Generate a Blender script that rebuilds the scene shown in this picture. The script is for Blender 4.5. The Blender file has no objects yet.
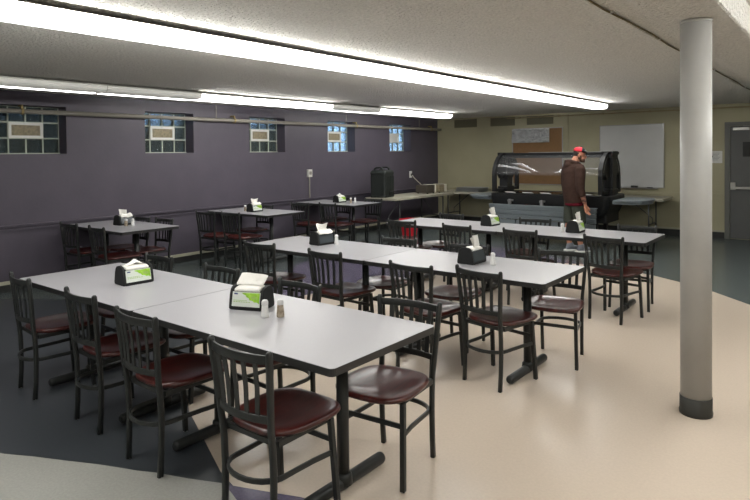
import bpy, bmesh, math, random
from mathutils import Vector, Matrix, noise
random.seed(7)
SC = bpy.context.scene
COL = SC.collection
PI = math.pi
R = math.radians

# ------------------------------------------------------------------ camera
CAMH = 1.61
r2 = Vector((0.7815494, 0.6237177, -0.0125213))
dn = Vector((0.0047156, -0.0259772, -0.9996514))
fw = Vector((-0.6238255, 0.7812179, -0.0232437))
cd = bpy.data.cameras.new('camera')
cam = bpy.data.objects.new('camera', cd); COL.objects.link(cam)
m = Matrix((r2, -dn, -fw)).transposed().to_4x4()
m.translation = Vector((0, 0, CAMH))
cam.matrix_world = m
cd.sensor_width = 36
cd.lens = 600.1 / 750 * 36
cd.shift_y = -(250 - 167.86) / 750
cd.clip_start = .05
SC.camera = cam
# ------------------------------------------------------------------ world
w = bpy.data.worlds.new('world'); SC.world = w; w.use_nodes = True
bg = w.node_tree.nodes['Background']
bg.inputs[0].default_value = (.40, .58, 1.0, 1); bg.inputs[1].default_value = 14.0
LAMP = 12.0          # radiance of the fluorescent diffusers
SC.view_settings.view_transform = 'Standard'
SC.view_settings.look = 'None'
SC.view_settings.exposure = 0.0
SC.view_settings.gamma = 1.0
SC.view_settings.use_curve_mapping = False

# ------------------------------------------------------------------ materials
def lin(c):
    return tuple(((v/255)/12.92 if v/255 <= .04045 else (((v/255)+.055)/1.055)**2.4) for v in c)
def mat(name, c, rough=.5, metal=0, spec=.5, var=0, vscale=8, bump=0, bscale=60, emit=0, trans=0, coat=0, c2=None, alpha=1, ior=1.45, bdist=.01, detail=4):
    mt = bpy.data.materials.new(name); mt.use_nodes = True
    nt = mt.node_tree; p = nt.nodes['Principled BSDF']
    col = (*lin(c), 1)
    p.inputs['Base Color'].default_value = col
    p.inputs['Roughness'].default_value = rough
    p.inputs['Metallic'].default_value = metal
    p.inputs['Specular IOR Level'].default_value = spec
    p.inputs['Transmission Weight'].default_value = trans
    p.inputs['Coat Weight'].default_value = coat
    p.inputs['Coat Roughness'].default_value = .12
    p.inputs['IOR'].default_value = ior
    p.inputs['Alpha'].default_value = alpha
    if emit:
        p.inputs['Emission Color'].default_value = col
        p.inputs['Emission Strength'].default_value = emit
    tc = nt.nodes.new('ShaderNodeTexCoord')
    if var or c2:
        n = nt.nodes.new('ShaderNodeTexNoise'); n.inputs['Scale'].default_value = vscale; n.inputs['Detail'].default_value = detail
        nt.links.new(tc.outputs['Object'], n.inputs['Vector'])
        rp = nt.nodes.new('ShaderNodeValToRGB')
        a = c2 if c2 else tuple(v*(1-var) for v in c)
        b = c if c2 else tuple(min(255, v*(1+var)) for v in c)
        rp.color_ramp.elements[0].position = .35; rp.color_ramp.elements[1].position = .65
        rp.color_ramp.elements[0].color = (*lin(a), 1); rp.color_ramp.elements[1].color = (*lin(b), 1)
        nt.links.new(n.outputs['Fac'], rp.inputs['Fac'])
        nt.links.new(rp.outputs['Color'], p.inputs['Base Color'])
    if bump:
        n2 = nt.nodes.new('ShaderNodeTexNoise'); n2.inputs['Scale'].default_value = bscale; n2.inputs['Detail'].default_value = 3
        nt.links.new(tc.outputs['Object'], n2.inputs['Vector'])
        bp = nt.nodes.new('ShaderNodeBump'); bp.inputs['Strength'].default_value = bump; bp.inputs['Distance'].default_value = bdist
        nt.links.new(n2.outputs['Fac'], bp.inputs['Height'])
        nt.links.new(bp.outputs['Normal'], p.inputs['Normal'])
    return mt
M = {}
M['ceiling'] = mat('popcorn_ceiling', (242, 240, 233), .95, spec=.1, var=.035, vscale=60, bump=1, bscale=48, bdist=.06)
M['purple'] = mat('purple_wall_paint', (80, 75, 85), .42, spec=.35, var=.025, vscale=3, bump=.12, bscale=18, bdist=.01)
M['olive'] = mat('olive_wall_paint', (168, 163, 136), .55, spec=.3, var=.02, vscale=2, bump=.1, bscale=20)
M['olive_dark'] = mat('vent_paint', (112, 108, 88), .6)
M['white_wall'] = mat('white_wall_paint', (185, 180, 168), .7)
M['cream'] = mat('cream_trim', (168, 166, 146), .5)
M['cove'] = mat('black_cove_base', (42, 43, 42), .4)
M['teal'] = mat('grey_green_floor', (84, 92, 92), .26, spec=.5, var=.02, vscale=60)
M['slate'] = mat('slate_floor', (58, 62, 66), .28, spec=.45, var=.02, vscale=50)
M['beige'] = mat('beige_floor', (202, 188, 172), .26, spec=.28, var=.012, vscale=70, detail=6)
M['lgrey'] = mat('light_grey_floor', (158, 158, 152), .28, spec=.45, var=.03, vscale=80)
M['purplefloor'] = mat('purple_floor', (98, 93, 112), .2, spec=.5, var=.04, vscale=60)
M['black'] = mat('black_powdercoat', (38, 40, 39), .38, spec=.45)
M['blackgl'] = mat('black_gloss', (22, 22, 23), .25)
M['blackm'] = mat('black_matte_plastic', (30, 31, 31), .6, spec=.3)
def wood():
    mt = mat('mahogany_seat', (92, 34, 28), .3, spec=.5, coat=.25)
    nt = mt.node_tree; p = nt.nodes['Principled BSDF']
    tc = nt.nodes.new('ShaderNodeTexCoord'); mp = nt.nodes.new('ShaderNodeMapping'); mp.inputs['Scale'].default_value = (40, 4, 4)
    n = nt.nodes.new('ShaderNodeTexNoise'); n.inputs['Scale'].default_value = 1.5; n.inputs['Detail'].default_value = 6
    rp = nt.nodes.new('ShaderNodeValToRGB')
    rp.color_ramp.elements[0].color = (*lin((52, 21, 19)), 1); rp.color_ramp.elements[1].color = (*lin((82, 31, 26)), 1)
    rp.color_ramp.elements[0].position = .3; rp.color_ramp.elements[1].position = .72
    nt.links.new(tc.outputs['Object'], mp.inputs['Vector']); nt.links.new(mp.outputs['Vector'], n.inputs['Vector'])
    nt.links.new(n.outputs['Fac'], rp.inputs['Fac']); nt.links.new(rp.outputs['Color'], p.inputs['Base Color'])
    return mt
M['wood'] = wood()
M['laminate'] = mat('grey_laminate', (163, 162, 166), .3, spec=.45, var=.008, vscale=120)
M['edge'] = mat('black_edge_band', (40, 40, 40), .4)
M['pole'] = mat('grey_column_paint', (160, 159, 155), .48, spec=.5, var=.02, vscale=4, bump=.1, bscale=12)
M['rubber'] = mat('dark_rubber', (50, 50, 46), .55)
M['lens'] = mat('lit_diffuser', (255, 254, 250), .4, emit=LAMP)
M['lens_side'] = mat('lit_diffuser_side', (255, 254, 250), .4, emit=LAMP*3.0)
M['lens_dim'] = mat('dim_diffuser', (215, 215, 208), .35, emit=.22)  # faint glow put in to lighten the single-tube lens
M['lens_cap'] = mat('glowing_end_cap', (214, 212, 204), .5, emit=.35)
M['housing'] = mat('fixture_housing', (205, 203, 195), .45)
M['pipe'] = mat('pipe_paint', (136, 132, 122), .5)
M['brass'] = mat('brass_clamp', (150, 132, 88), .45, metal=.4)
M['conduit'] = mat('tan_conduit', (150, 138, 104), .5)
M['crack'] = mat('brown_cable', (112, 98, 62), .6)
def glassblock():
    mt = bpy.data.materials.new('glass_block'); mt.use_nodes = True; nt = mt.node_tree
    p = nt.nodes['Principled BSDF']
    p.inputs['Base Color'].default_value = (*lin((176, 190, 184)), 1)
    p.inputs['Roughness'].default_value = .12; p.inputs['IOR'].default_value = 1.4
    p.inputs['Transmission Weight'].default_value = .85
    tc = nt.nodes.new('ShaderNodeTexCoord')
    n = nt.nodes.new('ShaderNodeTexNoise'); n.inputs['Scale'].default_value = 26; n.inputs['Detail'].default_value = 2; n.inputs['Distortion'].default_value = 2.2
    b = nt.nodes.new('ShaderNodeBump'); b.inputs['Strength'].default_value = 1; b.inputs['Distance'].default_value = .07
    nt.links.new(tc.outputs['Object'], n.inputs['Vector']); nt.links.new(n.outputs['Fac'], b.inputs['Height']); nt.links.new(b.outputs['Normal'], p.inputs['Normal'])
    return mt
M['block'] = glassblock()
M['mortar'] = mat('block_mortar', (176, 182, 166), .8)
M['vinyl'] = mat('white_vinyl', (226, 226, 220), .5)
M['tanpanel'] = mat('tan_vent_panel', (138, 128, 104), .6, var=.1, vscale=30)
M['well'] = mat('window_well_steel', (44, 50, 48), .6, var=.35, vscale=9)  # for the unseen shells added to darken the panes
M['ground'] = mat('outside_ground', (80, 84, 70), .9, var=.2)
M['board'] = mat('whiteboard', (196, 197, 196), .22, spec=.5, var=.012, vscale=3)
M['alu'] = mat('aluminium', (160, 160, 158), .35, metal=.7)
M['cork'] = mat('cork', (134, 102, 68), .85, var=.07, vscale=90)
def foil():
    mt = mat('silver_foil', (190, 192, 194), .3, metal=.75, bump=1, bscale=14, bdist=.05)
    return mt
M['foil'] = foil()
M['paper'] = mat('white_paper', (214, 214, 210), .8)
M['napkin'] = mat('napkin_paper', (238, 236, 230), .9, spec=.1, bump=.3, bscale=40)
M['label'] = mat('label_white', (214, 220, 212), .25)
M['green'] = mat('leaf_green', (128, 186, 34), .3, c2=(168, 210, 74), vscale=40)
M['navy'] = mat('navy_mark', (52, 60, 110), .4)
M['palegreen'] = mat('pale_green_print', (150, 180, 96), .4)
M['clearplate'] = mat('smoky_clear_plate', (70, 76, 80), .12, spec=.8)
M['salt'] = mat('salt_glass', (226, 226, 224), .3)
M['pepper'] = mat('pepper_glass', (176, 164, 146), .35, c2=(128, 112, 94), vscale=50)
M['captop'] = mat('shaker_top', (214, 214, 214), .35)
M['door'] = mat('grey_door_paint', (92, 93, 92), .45, spec=.4, var=.02, vscale=3)
M['doorframe'] = mat('door_frame_paint', (102, 103, 98), .45)
M['darkglass'] = mat('dark_glass', (40, 42, 44), .1)
M['chrome'] = mat('brushed_chrome', (176, 176, 172), .3, metal=.9)
M['barblack'] = mat('salad_bar_black', (26, 27, 28), .45, spec=.4)
M['bargrey'] = mat('salad_bar_grey', (112, 120, 124), .45, spec=.4)
M['acrylic'] = None
def acrylic():
    mt = bpy.data.materials.new('clear_acrylic'); mt.use_nodes = True; nt = mt.node_tree
    for n in list(nt.nodes):
        if n.type != 'OUTPUT_MATERIAL': nt.nodes.remove(n)
    out = [n for n in nt.nodes if n.type == 'OUTPUT_MATERIAL'][0]
    t = nt.nodes.new('ShaderNodeBsdfTransparent'); t.inputs[0].default_value = (.99, .99, .995, 1)
    g = nt.nodes.new('ShaderNodeBsdfGlossy'); g.inputs['Roughness'].default_value = .06
    d = nt.nodes.new('ShaderNodeBsdfDiffuse'); d.inputs[0].default_value = (.7, .72, .75, 1)
    f = nt.nodes.new('ShaderNodeFresnel'); f.inputs[0].default_value = 1.3
    a = nt.nodes.new('ShaderNodeMixShader'); b = nt.nodes.new('ShaderNodeMixShader'); b.inputs[0].default_value = .035
    a.inputs[0].default_value = .05; nt.links.new(t.outputs[0], a.inputs[1]); nt.links.new(g.outputs[0], a.inputs[2])
    nt.links.new(a.outputs[0], b.inputs[1]); nt.links.new(d.outputs[0], b.inputs[2]); nt.links.new(b.outputs[0], out.inputs[0])
    return mt
M['acrylic'] = acrylic()
M['foldtop'] = mat('folding_table_top', (166, 162, 146), .45, var=.02)
M['foldleg'] = mat('grey_steel_leg', (84, 86, 86), .4, metal=.5)
M['urn'] = mat('dark_green_black_plastic', (28, 33, 31), .6)
M['red'] = mat('red_plastic', (196, 22, 40), .4)
M['toaster'] = mat('brown_grey_steel', (84, 78, 70), .4, metal=.3)
M['creamplastic'] = mat('cream_plastic', (212, 208, 190), .45)
M['steel'] = mat('stainless_steel', (160, 162, 162), .35, metal=.35)
M['skin'] = mat('skin', (190, 132, 106), .5, var=.04, vscale=12)
M['tattoo'] = mat('tattooed_skin', (178, 124, 102), .5, c2=(84, 68, 66), vscale=26, detail=2)
M['hoodie'] = mat('brown_hoodie', (64, 48, 42), .9, spec=.15, var=.06, vscale=20, bump=.3, bscale=9, bdist=.02)
M['maroon'] = mat('maroon_shirt', (86, 22, 34), .9, spec=.1)
M['shorts'] = mat('olive_shorts', (70, 74, 66), .9, spec=.1, var=.05, bump=.2, bscale=12, bdist=.02)
M['redcap'] = mat('red_cap', (205, 32, 52), .7)
M['blackcap'] = mat('black_cap_panel', (26, 27, 32), .8)
M['hair'] = mat('dark_hair', (44, 34, 28), .8)
M['beard'] = mat('short_beard', (92, 66, 52), .8)
M['shoe'] = mat('grey_shoe', (120, 124, 132), .6)
M['white'] = mat('white_plastic', (222, 222, 218), .45)
M['eyewhite'] = mat('eye_white', (220, 216, 210), .3)

# ------------------------------------------------------------------ mesh helpers
class MB:
    def __init__(s): s.v = []; s.f = []; s.mi = []; s.sm = []
    def add(s, v, f, mi=0, smooth=False):
        o = len(s.v); s.v += [tuple(x) for x in v]
        s.f += [tuple(i+o for i in g) for g in f]; s.mi += [mi]*len(f); s.sm += [smooth]*len(f)
        return s
    def box(s, c, d, rz=0, rx=0, ry=0, mi=0):
        h = [x/2 for x in d]
        mt = Matrix.Translation(c) @ Matrix.Rotation(rz, 4, 'Z') @ Matrix.Rotation(ry, 4, 'Y') @ Matrix.Rotation(rx, 4, 'X')
        v = [mt @ Vector((x*h[0], y*h[1], z*h[2])) for x in (-1, 1) for y in (-1, 1) for z in (-1, 1)]
        return s.add(v, [(0, 1, 3, 2), (4, 6, 7, 5), (0, 4, 5, 1), (2, 3, 7, 6), (0, 2, 6, 4), (1, 5, 7, 3)], mi)
    def b2(s, lo, hi, mi=0):
        return s.box([(a+b)/2 for a, b in zip(lo, hi)], [abs(b-a) for a, b in zip(lo, hi)], mi=mi)
    def rings(s, rs, closed_ends=True, mi=0, smooth=True, loop=False):
        n = len(rs[0]); v = [p for r in rs for p in r]; f = []
        k = len(rs)
        for i in range(k if loop else k-1):
            a, b = i*n, ((i+1) % k)*n
            for j in range(n):
                f.append((a+j, a+(j+1) % n, b+(j+1) % n, b+j))
        s.add(v, f, mi, smooth)
        if closed_ends and not loop:
            s.add(rs[0], [tuple(range(n-1, -1, -1))], mi); s.add(rs[-1], [tuple(range(n))], mi)
        return s
    def tube(s, path, prof, up=(0, 0, 1), mi=0, smooth=True, loop=False, caps=True):
        """sweep prof (2-D points, or a radius) along a path"""
        if isinstance(prof, (int, float)): prof = [(prof*math.cos(2*PI*i/12), prof*math.sin(2*PI*i/12)) for i in range(12)]
        P = [Vector(p) for p in path]; rs = []; n = len(P)
        for i, p in enumerate(P):
            if loop: t = (P[(i+1) % n]-P[i-1])
            else: t = (P[min(i+1, n-1)]-P[max(i-1, 0)])
            t.normalize(); u = Vector(up)
            if abs(t.dot(u)) > .98: u = Vector((0, 1, 0)) if abs(t.y) < .9 else Vector((1, 0, 0))
            a = t.cross(u).normalized(); b = a.cross(t).normalized()
            rs.append([p + a*x + b*y for x, y in prof])
        return s.rings(rs, caps, mi, smooth, loop)
    def lathe(s, prof, c=(0, 0, 0), n=20, mi=0):
        rs = [[Vector((c[0]+r*math.cos(2*PI*i/n), c[1]+r*math.sin(2*PI*i/n), c[2]+z)) for i in range(n)] for r, z in prof]
        return s.rings(rs, True, mi)
    def prism(s, pts, z0, z1, mi=0, smooth=False):
        n = len(pts)
        v = [(x, y, z0) for x, y in pts] + [(x, y, z1) for x, y in pts]
        f = [tuple(range(n-1, -1, -1)), tuple(range(n, 2*n))]
        s.add(v, f, mi)
        s.add(v, [(i, (i+1) % n, n+(i+1) % n, n+i) for i in range(n)], mi, smooth)
        return s
    def ell(s, c, r, n=14, k=9, mi=0, rot=None):
        rs = []
        for i in range(1, k):
            a = PI*i/k
            ring = []
            for j in range(n):
                b = 2*PI*j/n
                q = Vector((r[0]*math.sin(a)*math.cos(b), r[1]*math.sin(a)*math.sin(b), -r[2]*math.cos(a)))
                if rot: q = rot @ q
                ring.append(Vector(c)+q)
            rs.append(ring)
        return s.rings(rs, True, mi)
    def build(s, name, mats, parent=None, bevel=0, seg=2, weld=True, loc=None):
        me = bpy.data.meshes.new(name); me.from_pydata(s.v, [], s.f)
        if not isinstance(mats, (list, tuple)): mats = [mats]
        for q in mats: me.materials.append(M[q] if isinstance(q, str) else q)
        me.polygons.foreach_set('material_index', s.mi); me.polygons.foreach_set('use_smooth', s.sm)
        bm = bmesh.new(); bm.from_mesh(me)
        if weld: bmesh.ops.remove_doubles(bm, verts=bm.verts, dist=1e-5)
        bmesh.ops.recalc_face_normals(bm, faces=bm.faces)
        if bevel:
            es = [e for e in bm.edges if len(e.link_faces) == 2 and e.calc_face_angle(0) > R(40)]
            bmesh.ops.bevel(bm, geom=es, offset=bevel, segments=seg, affect='EDGES', profile=.5, clamp_overlap=True)
        bm.to_mesh(me); bm.free(); me.update()
        o = bpy.data.objects.new(name, me); COL.objects.link(o)
        if parent: o.parent = parent
        if loc: o.location = loc
        return o
def tag(o, label=None, cat=None, group=None, kind=None):
    if label: o['label'] = label
    if cat: o['category'] = cat
    if group: o['group'] = group
    if kind: o['kind'] = kind
    return o
def empty(name, loc, rz=0):
    o = bpy.data.objects.new(name, None); COL.objects.link(o); o.location = loc; o.rotation_euler = (0, 0, rz); o.empty_display_size = .1
    return o
def copy_tree(o, parent=None):
    c = o.copy(); COL.objects.link(c)
    if parent: c.parent = parent
    for ch in list(o.children): copy_tree(ch, c)
    return c
def struct(o): o['kind'] = 'structure'; return o
SQ = lambda a, b: [(-a, -b), (a, -b), (a, b), (-a, b)]
def rrect(w, d, r, n=4, cx=0, cy=0):
    pts = []
    for sx, sy, a0 in ((1, 1, 0), (-1, 1, 90), (-1, -1, 180), (1, -1, 270)):
        for i in range(n+1):
            a = R(a0+90*i/n)
            pts.append((cx+sx*(w/2-r)+r*math.cos(a), cy+sy*(d/2-r)+r*math.sin(a)))
    return pts

# ------------------------------------------------------------------ room shell
XW, YB, XR, YN = -7.95, 12.42, 5.0, -4.0
ZC = 2.43
b = MB().b2((XW-.4, YN-.3, -.2), (XR+.3, YB+.3, 0)); struct(b.build('floor', 'teal'))
def inlay(name, pts, m_, z):
    pts = [Vector((x, y, 0)) for x, y in pts]
    b = MB().prism([(p.x, p.y) for p in pts], 0.0, z, 0)
    struct(b.build(name, m_))
# slate area (everything on the camera side of the grey-green wall strip)
inlay('floor_slate', [(-7.94, 2.46), (-6.55, 3.39), (-5.45, 4.12), (-5.0, 4.4), (-4.2, 3.6), (XR, 3.6), (XR, YN), (-7.94, YN)], 'slate', .0006)
# purple band round the beige area
inlay('floor_purple', [(-2.37, 1.80), (-3.2, 2.6), (-4.4, 3.6), (-5.2, 4.3), (-6.0, 5.3), (-6.45, 6.3), (-6.5, 7.6), (-6.1, 9.0), (-5.4, 9.3), (-4.6, 9.2), (-3.9, 8.95), (-3.3, 8.7), (-2.5, 8.3), (-2.5, 3), (-1.2, 1.9), (-1.2, 1.0), (-1.9, 1.35)], 'purplefloor', .0010)
beige = [(-2.36, 1.815), (-2.52, 1.86), (-2.87, 2.014), (-3.264, 2.183), (-3.8, 2.5), (-4.3, 2.9), (-4.75, 3.6), (-4.98, 4.5), (-4.8, 5.4), (-4.55, 6.3), (-4.35, 7.2), (-4.0, 7.9), (-3.5, 8.35), (-2.955, 8.50), (-2.45, 8.42), (-2.016, 8.234), (-1.663, 8.003), (-1.267, 7.696), (-.834, 7.228), (-.2, 6.5), (.8, 5.2), (1.8, 3.4), (2.4, 1.5), (2.6, -.5), (2.2, -2), (-.5, -1.2), (-.95, .9), (-1.6, 1.7), (-1.9, 1.98), (-2.03, 1.946), (-2.14, 1.9)]
inlay('floor_beige', beige, 'beige', .0014)
arc = [(-6.5, -.4), (-5.2, .6), (-4.4, 1.0), (-3.78, 1.2), (-3.612, 1.253), (-3.444, 1.342), (-3.257, 1.430), (-3.071, 1.52), (-2.874, 1.60), (-2.77, 1.651), (-2.588, 1.72), (-2.41, 1.80), (-2.1, 1.7), (-1.7, 1.3), (-1.0, .4), (-.9, -1.5), (-3, -3.5), (-6, -3)]
inlay('floor_light_grey', arc, 'lgrey', .0018)

# windows: centre of the far edge of each opening
WIN = [3.58, 5.49, 7.39, 9.315, 11.29]
WW, WZ0, WZ1, DEP = .81, 1.662, 2.262, .217
b = MB()
b.b2((XW-.32, YN-.3, 0), (XW, YB+.3, WZ0)); b.b2((XW-.32, YN-.3, WZ1), (XW, YB+.3, 2.8))
prev = YN-.3
for yr in WIN:
    b.b2((XW-.32, prev, WZ0), (XW, yr-WW, WZ1)); prev = yr
b.b2((XW-.32, prev, WZ0), (XW, YB+.3, WZ1))
struct(b.build('wall_left', 'purple'))
struct(MB().b2((XW, YB, 0), (XR+.3, YB+.3, 2.8)).build('wall_back', 'olive'))
struct(MB().b2((XR, YN-.3, 0), (XR+.3, YB, 2.8)).build('wall_right', 'white_wall'))
struct(MB().b2((XW, YN-.3, 0), (XR, YN, 2.8)).build('wall_front', 'white_wall'))
# ceiling with its beam
b = MB()
b.b2((XW, YN, ZC), (-1.0, YB, ZC+.35))
b.rings([[Vector(p) for p in [(-1.0, y, ZC), (-.95, y, 2.415), (-.93, y, 2.395), (-.91, y, 2.39), (-.575, y, 2.39), (-.56, y, 2.395), (-.555, y, 2.41), (-.53, y, 2.53), (-.53, y, ZC+.35), (-1.0, y, ZC+.35)]] for y in (YN, YB)], smooth=False)
b.b2((-.53, YN, 2.53), (XR, YB, ZC+.35))
struct(b.build('ceiling', 'ceiling'))

# baseboards and rails
b = MB(); b.b2((XW, YN, 0), (XW+.012, YB, .095)); struct(b.build('baseboard_left', 'cove'))
b = MB(); b.b2((XW, YN, .095), (XW+.022, YB, .135)); struct(b.build('trim_1', 'cream'))
b = MB(); b.b2((XW+.012, YB-.012, 0), (-1.83, YB, .11)); b.b2((-.75, YB-.012, 0), (XR, YB, .11)); struct(b.build('baseboard_back', 'cove'))
b = MB(); b.b2((XW+.022, YB-.02, .11), (-1.83, YB, .14)); b.b2((-.75, YB-.02, .11), (XR, YB, .14)); struct(b.build('trim_2', 'cream'))
b = MB(); b.b2((XW, YN, .735), (XW+.028, YB-.02, .755)); b.b2((XW, YN, .785), (XW+.04, YB-.02, .805)); struct(b.build('trim_3', 'purple'))
b = MB(); b.b2((XW+.03, YB-.02, .765), (-1.83, YB, .81)); b.b2((-.75, YB-.02, .765), (XR, YB, .81)); struct(b.build('trim_4', 'olive'))
# pilaster strip on the back wall
b = MB().b2((-4.74, YB-.02, .81), (-4.70, YB, ZC)); struct(b.build('trim_5', 'olive'))

# glass-block windows
for i, yr in enumerate(WIN):
    root = empty('window_%d' % (i+1), (XW-DEP, yr-WW/2, WZ0)); struct(root)
    hw = WW/2; H = WZ1-WZ0; bw = WW/4; bh = H/3; g = .009
    fr = MB(); gl = MB()
    for k in range(5): fr.b2((-.075, -hw+k*bw-(g if k else 0), 0), (.004, -hw+k*bw+(g if k < 4 else 0), H))
    for k in range(4): fr.b2((-.075, -hw, k*bh-(g if k else 0)), (.003, hw, k*bh+(g if k < 3 else 0)))
    fr.b2((0, -hw, 0), (.02, hw, .014))
    for c in range(4):
        for r in range(3):
            if r == 1 and c in (1, 2): continue
            gl.box((-.035, -hw+(c+.5)*bw, (r+.5)*bh), (.07, bw-2*g, bh-2*g))
    fr.build('mortar_grid', 'mortar', root)
    gl.build('glass_block_pane', 'block', root, bevel=.006)
    vf = MB(); y0, y1, z0, z1 = -hw+bw, hw-bw, bh, 2*bh; t = .034
    vf.b2((-.05, y0, z0), (.02, y1, z0+t)); vf.b2((-.05, y0, z1-t), (.02, y1, z1)); vf.b2((-.05, y0, z0+t), (.02, y0+t, z1-t)); vf.b2((-.05, y1-t, z0+t), (.02, y1, z1-t))
    vf.box((.024, (y0+y1)/2, z1-.012), (.012, .05, .016))
    v = vf.build('vent_frame', 'vinyl', root, bevel=.003)
    MB().b2((-.03, y0+t, z0+t), (.008, y1-t, z1-t)).build('vent_panel', 'vinyl' if i == 4 else 'tanpanel', v)
# outside: unseen shells added to block daylight at the first four windows; ground
for i, (yr, top) in enumerate(zip(WIN[:4], (2.5, 2.3, 2.3, 1.95))):
    b = MB(); c = yr-WW/2; pts = []
    for k in range(25):
        a = PI*k/24; rr = .56+.012*math.cos(k*PI)
        pts.append((XW-.33-rr*.62*math.sin(a), c-rr*math.cos(a)))
    if i == 3: pts = pts[:9]
    rs = []
    for (x, y) in pts: rs.append([Vector((x, y, 1.4)), Vector((x-.01, y, 1.4)), Vector((x-.01, y, top)), Vector((x, y, top))])
    b.rings(rs, smooth=False)
    struct(b.build('window_well', 'well'))
struct(MB().b2((-16, YN, 1.35), (XW-.34, 16, 1.4)).build('ground_outside', 'ground'))

# door at the right of the back wall
dr = empty('door_1', (-1.29, YB, 0)); struct(dr)
b = MB(); b.b2((-.535, -.03, 0), (-.455, .02, 2.1)); b.b2((.455, -.03, 0), (.535, .02, 2.1)); b.b2((-.455, -.03, 2.03), (.455, .02, 2.1))
b.build('door_frame', 'doorframe', dr, bevel=.004)
leaf = MB().b2((-.45, -.015, .01), (.45, .015, 2.025)).build('door_leaf', 'door', dr, bevel=.003)
MB().b2((.235-.49, -.02, 1.48), (.30-.30, -.014, 1.74)).build('door_window', 'darkglass', leaf, bevel=.002)
b = MB(); b.b2((-.43, -.075, .90), (.40, -.045, .945)); b.b2((-.44, -.06, .885), (-.36, -.014, 1.02)); b.b2((.33, -.06, .885), (.41, -.014, .96))
b.build('panic_bar', 'chrome', dr, bevel=.004)
b = MB(); b.b2((-.40, -.06, 1.95), (-.15, -.014, 2.0)); b.box((-.1, -.1, 2.02), (.3, .015, .012), rz=.5); b.build('door_closer', 'chrome', dr, bevel=.003)

# ------------------------------------------------------------------ column
col = empty('support_column', (-.748, 4.05, 0)); tag(col, 'round grey steel column with a dark rubber base on the beige floor', 'column')
MB().lathe([(.086, .004), (.086, 2.388)], n=40).build('shaft', 'pole', col)
MB().lathe([(.092, .0016), (.094, .02), (.0905, .03), (.0905, .11), (.087, .112), (.087, .03)], n=40).build('base_sleeve', 'rubber', col)
MB().lathe([(.0875, 2.372), (.088, 2.375), (.088, 2.386), (.086, 2.388)], n=40).build('collar', 'pole', col)

# ------------------------------------------------------------------ fluorescent fixtures
def fixture(L, lit, hw):
    root = empty('ceiling_light', (0, 0, 0))
    b = MB(); b.b2((-.06, -L/2+.002, -.026), (.06, L/2-.002, -.001)); b.build('housing', 'housing', root)
    b = MB(); b.b2((-hw-.007, -L/2+.002, -.0300), (hw+.007, L/2-.002, -.0275)); b.build('halo_lip', 'housing', root)  # lip added to hold back the ceiling halo and leave a dark line
    pr = [(-hw+.008, -.0302), (-hw, -.034), (-hw+.003, -.070), (-hw+.022, -.090), (-hw+.05, -.096)]
    prof = pr + [(-x, z) for x, z in reversed(pr)]
    b = MB(); b.rings([[Vector((x, y, z)) for x, z in prof] for y in (-L/2+.004, L/2-.004)], smooth=False)
    # the prismatic sides of the wraparound lens glow more strongly than its flat underside
    for i, g in enumerate(b.f):
        nx = [b.v[k] for k in g]
        if len(g) == 4 and abs(sum(p_[0] for p_ in nx)/4) > hw-.006: b.mi[i] = 1
    b.build('diffuser', ['lens', 'lens_side'] if lit else ['lens_dim', 'lens_dim'], root)
    if not lit:
        MB().b2((-.10, -L/2+.03, -.0995), (-.02, L/2-.03, -.0965)).build('lit_tube', 'lens', root)
    for s in (-1, 1):
        pp = [(x*1.01, z*1.01) for x, z in prof]
        b = MB(); b.rings([[Vector((x, y, z)) for x, z in pp] for y in (s*L/2-s*.005, s*L/2-s*.0005)], smooth=False)
        b.build('end_cap', 'lens_cap' if lit else 'housing', root)
    return root
full = fixture(1.22, True, .135); half = fixture(1.22, False, .19)
uf = uh = False
def place_fix(x, y, z, lit, label, group):
    global uf, uh
    if lit:
        o = full if not uf else copy_tree(full); uf = True
    else:
        o = half if not uh else copy_tree(half); uh = True
    o.location = (x, y, z); tag(o, label, 'ceiling light', group)
ORD = ['first', 'second', 'third', 'fourth', 'fifth', 'sixth', 'seventh', 'eighth', 'ninth', 'tenth', 'eleventh']
for k in range(11):
    y = 10.45-.61-1.22*k
    place_fix(-3.41, y, ZC-.005, True, 'bright fluorescent fixture in the long middle row over the tables, %s from the back wall' % ORD[k], 'fluorescent lights of the middle row')
for k in range(10):
    y = 10.66-.61-1.22*k
    lit = k in (0, 1, 3, 4)
    place_fix(-6.6, y, ZC-.005, lit, ('fully lit' if lit else 'dim single-tube') + ' fluorescent fixture in the row by the purple wall, %s from the back wall' % ORD[k], 'fluorescent lights along the purple wall')
for k in range(9):
    y = 8.3-1.22*k
    place_fix(.38, y, 2.525, True, 'bright fluorescent fixture to the right of the ceiling beam, %s from the back wall' % ORD[k], 'fluorescent lights right of the beam')

# ------------------------------------------------------------------ pipes and wall services
p = empty('wall_pipe', (-7.86, 0, 2.178)); tag(p, 'long painted pipe running across the window tops on the purple wall', 'pipe')
MB().tube([(0, -3.9, 0), (0, 12.1, 0), (0, YB-.004, 0)], .029).build('pipe_run', 'pipe', p)
for y in (3.02, 5.92, 6.2, 9.25, 12.0)[:5]:
    if y == 5.92: continue
    b = MB(); b.tube([(.036*math.cos(a), y, .036*math.sin(a)) for a in [2*PI*i/16 for i in range(16)]], SQ(.004, .014), up=(0, 1, 0), loop=True, smooth=False)
    b.b2((-.012, y-.012, .034), (.012, y+.012, .075)); b.b2((-.088, y-.01, .06), (.012, y+.01, .08))
    b.build('clamp', 'brass', p)
for y in (5.85, 8.95, 11.5):
    MB().tube([(0, y, .02), (0, y, ZC-2.178-.002)], .006).build('hanger_rod', 'pipe', p)
c = empty('ceiling_cable', (-1.11, 0, ZC)); tag(c, 'thin brown cable clipped along the ceiling beside the beam', 'cable')
pts = [(.008*math.sin(i*1.7), -3.5+i*.5, -.012-.004*math.sin(i*2.3)) for i in range(32)]
MB().tube(pts, .005).build('cable_run', 'crack', c)
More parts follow.
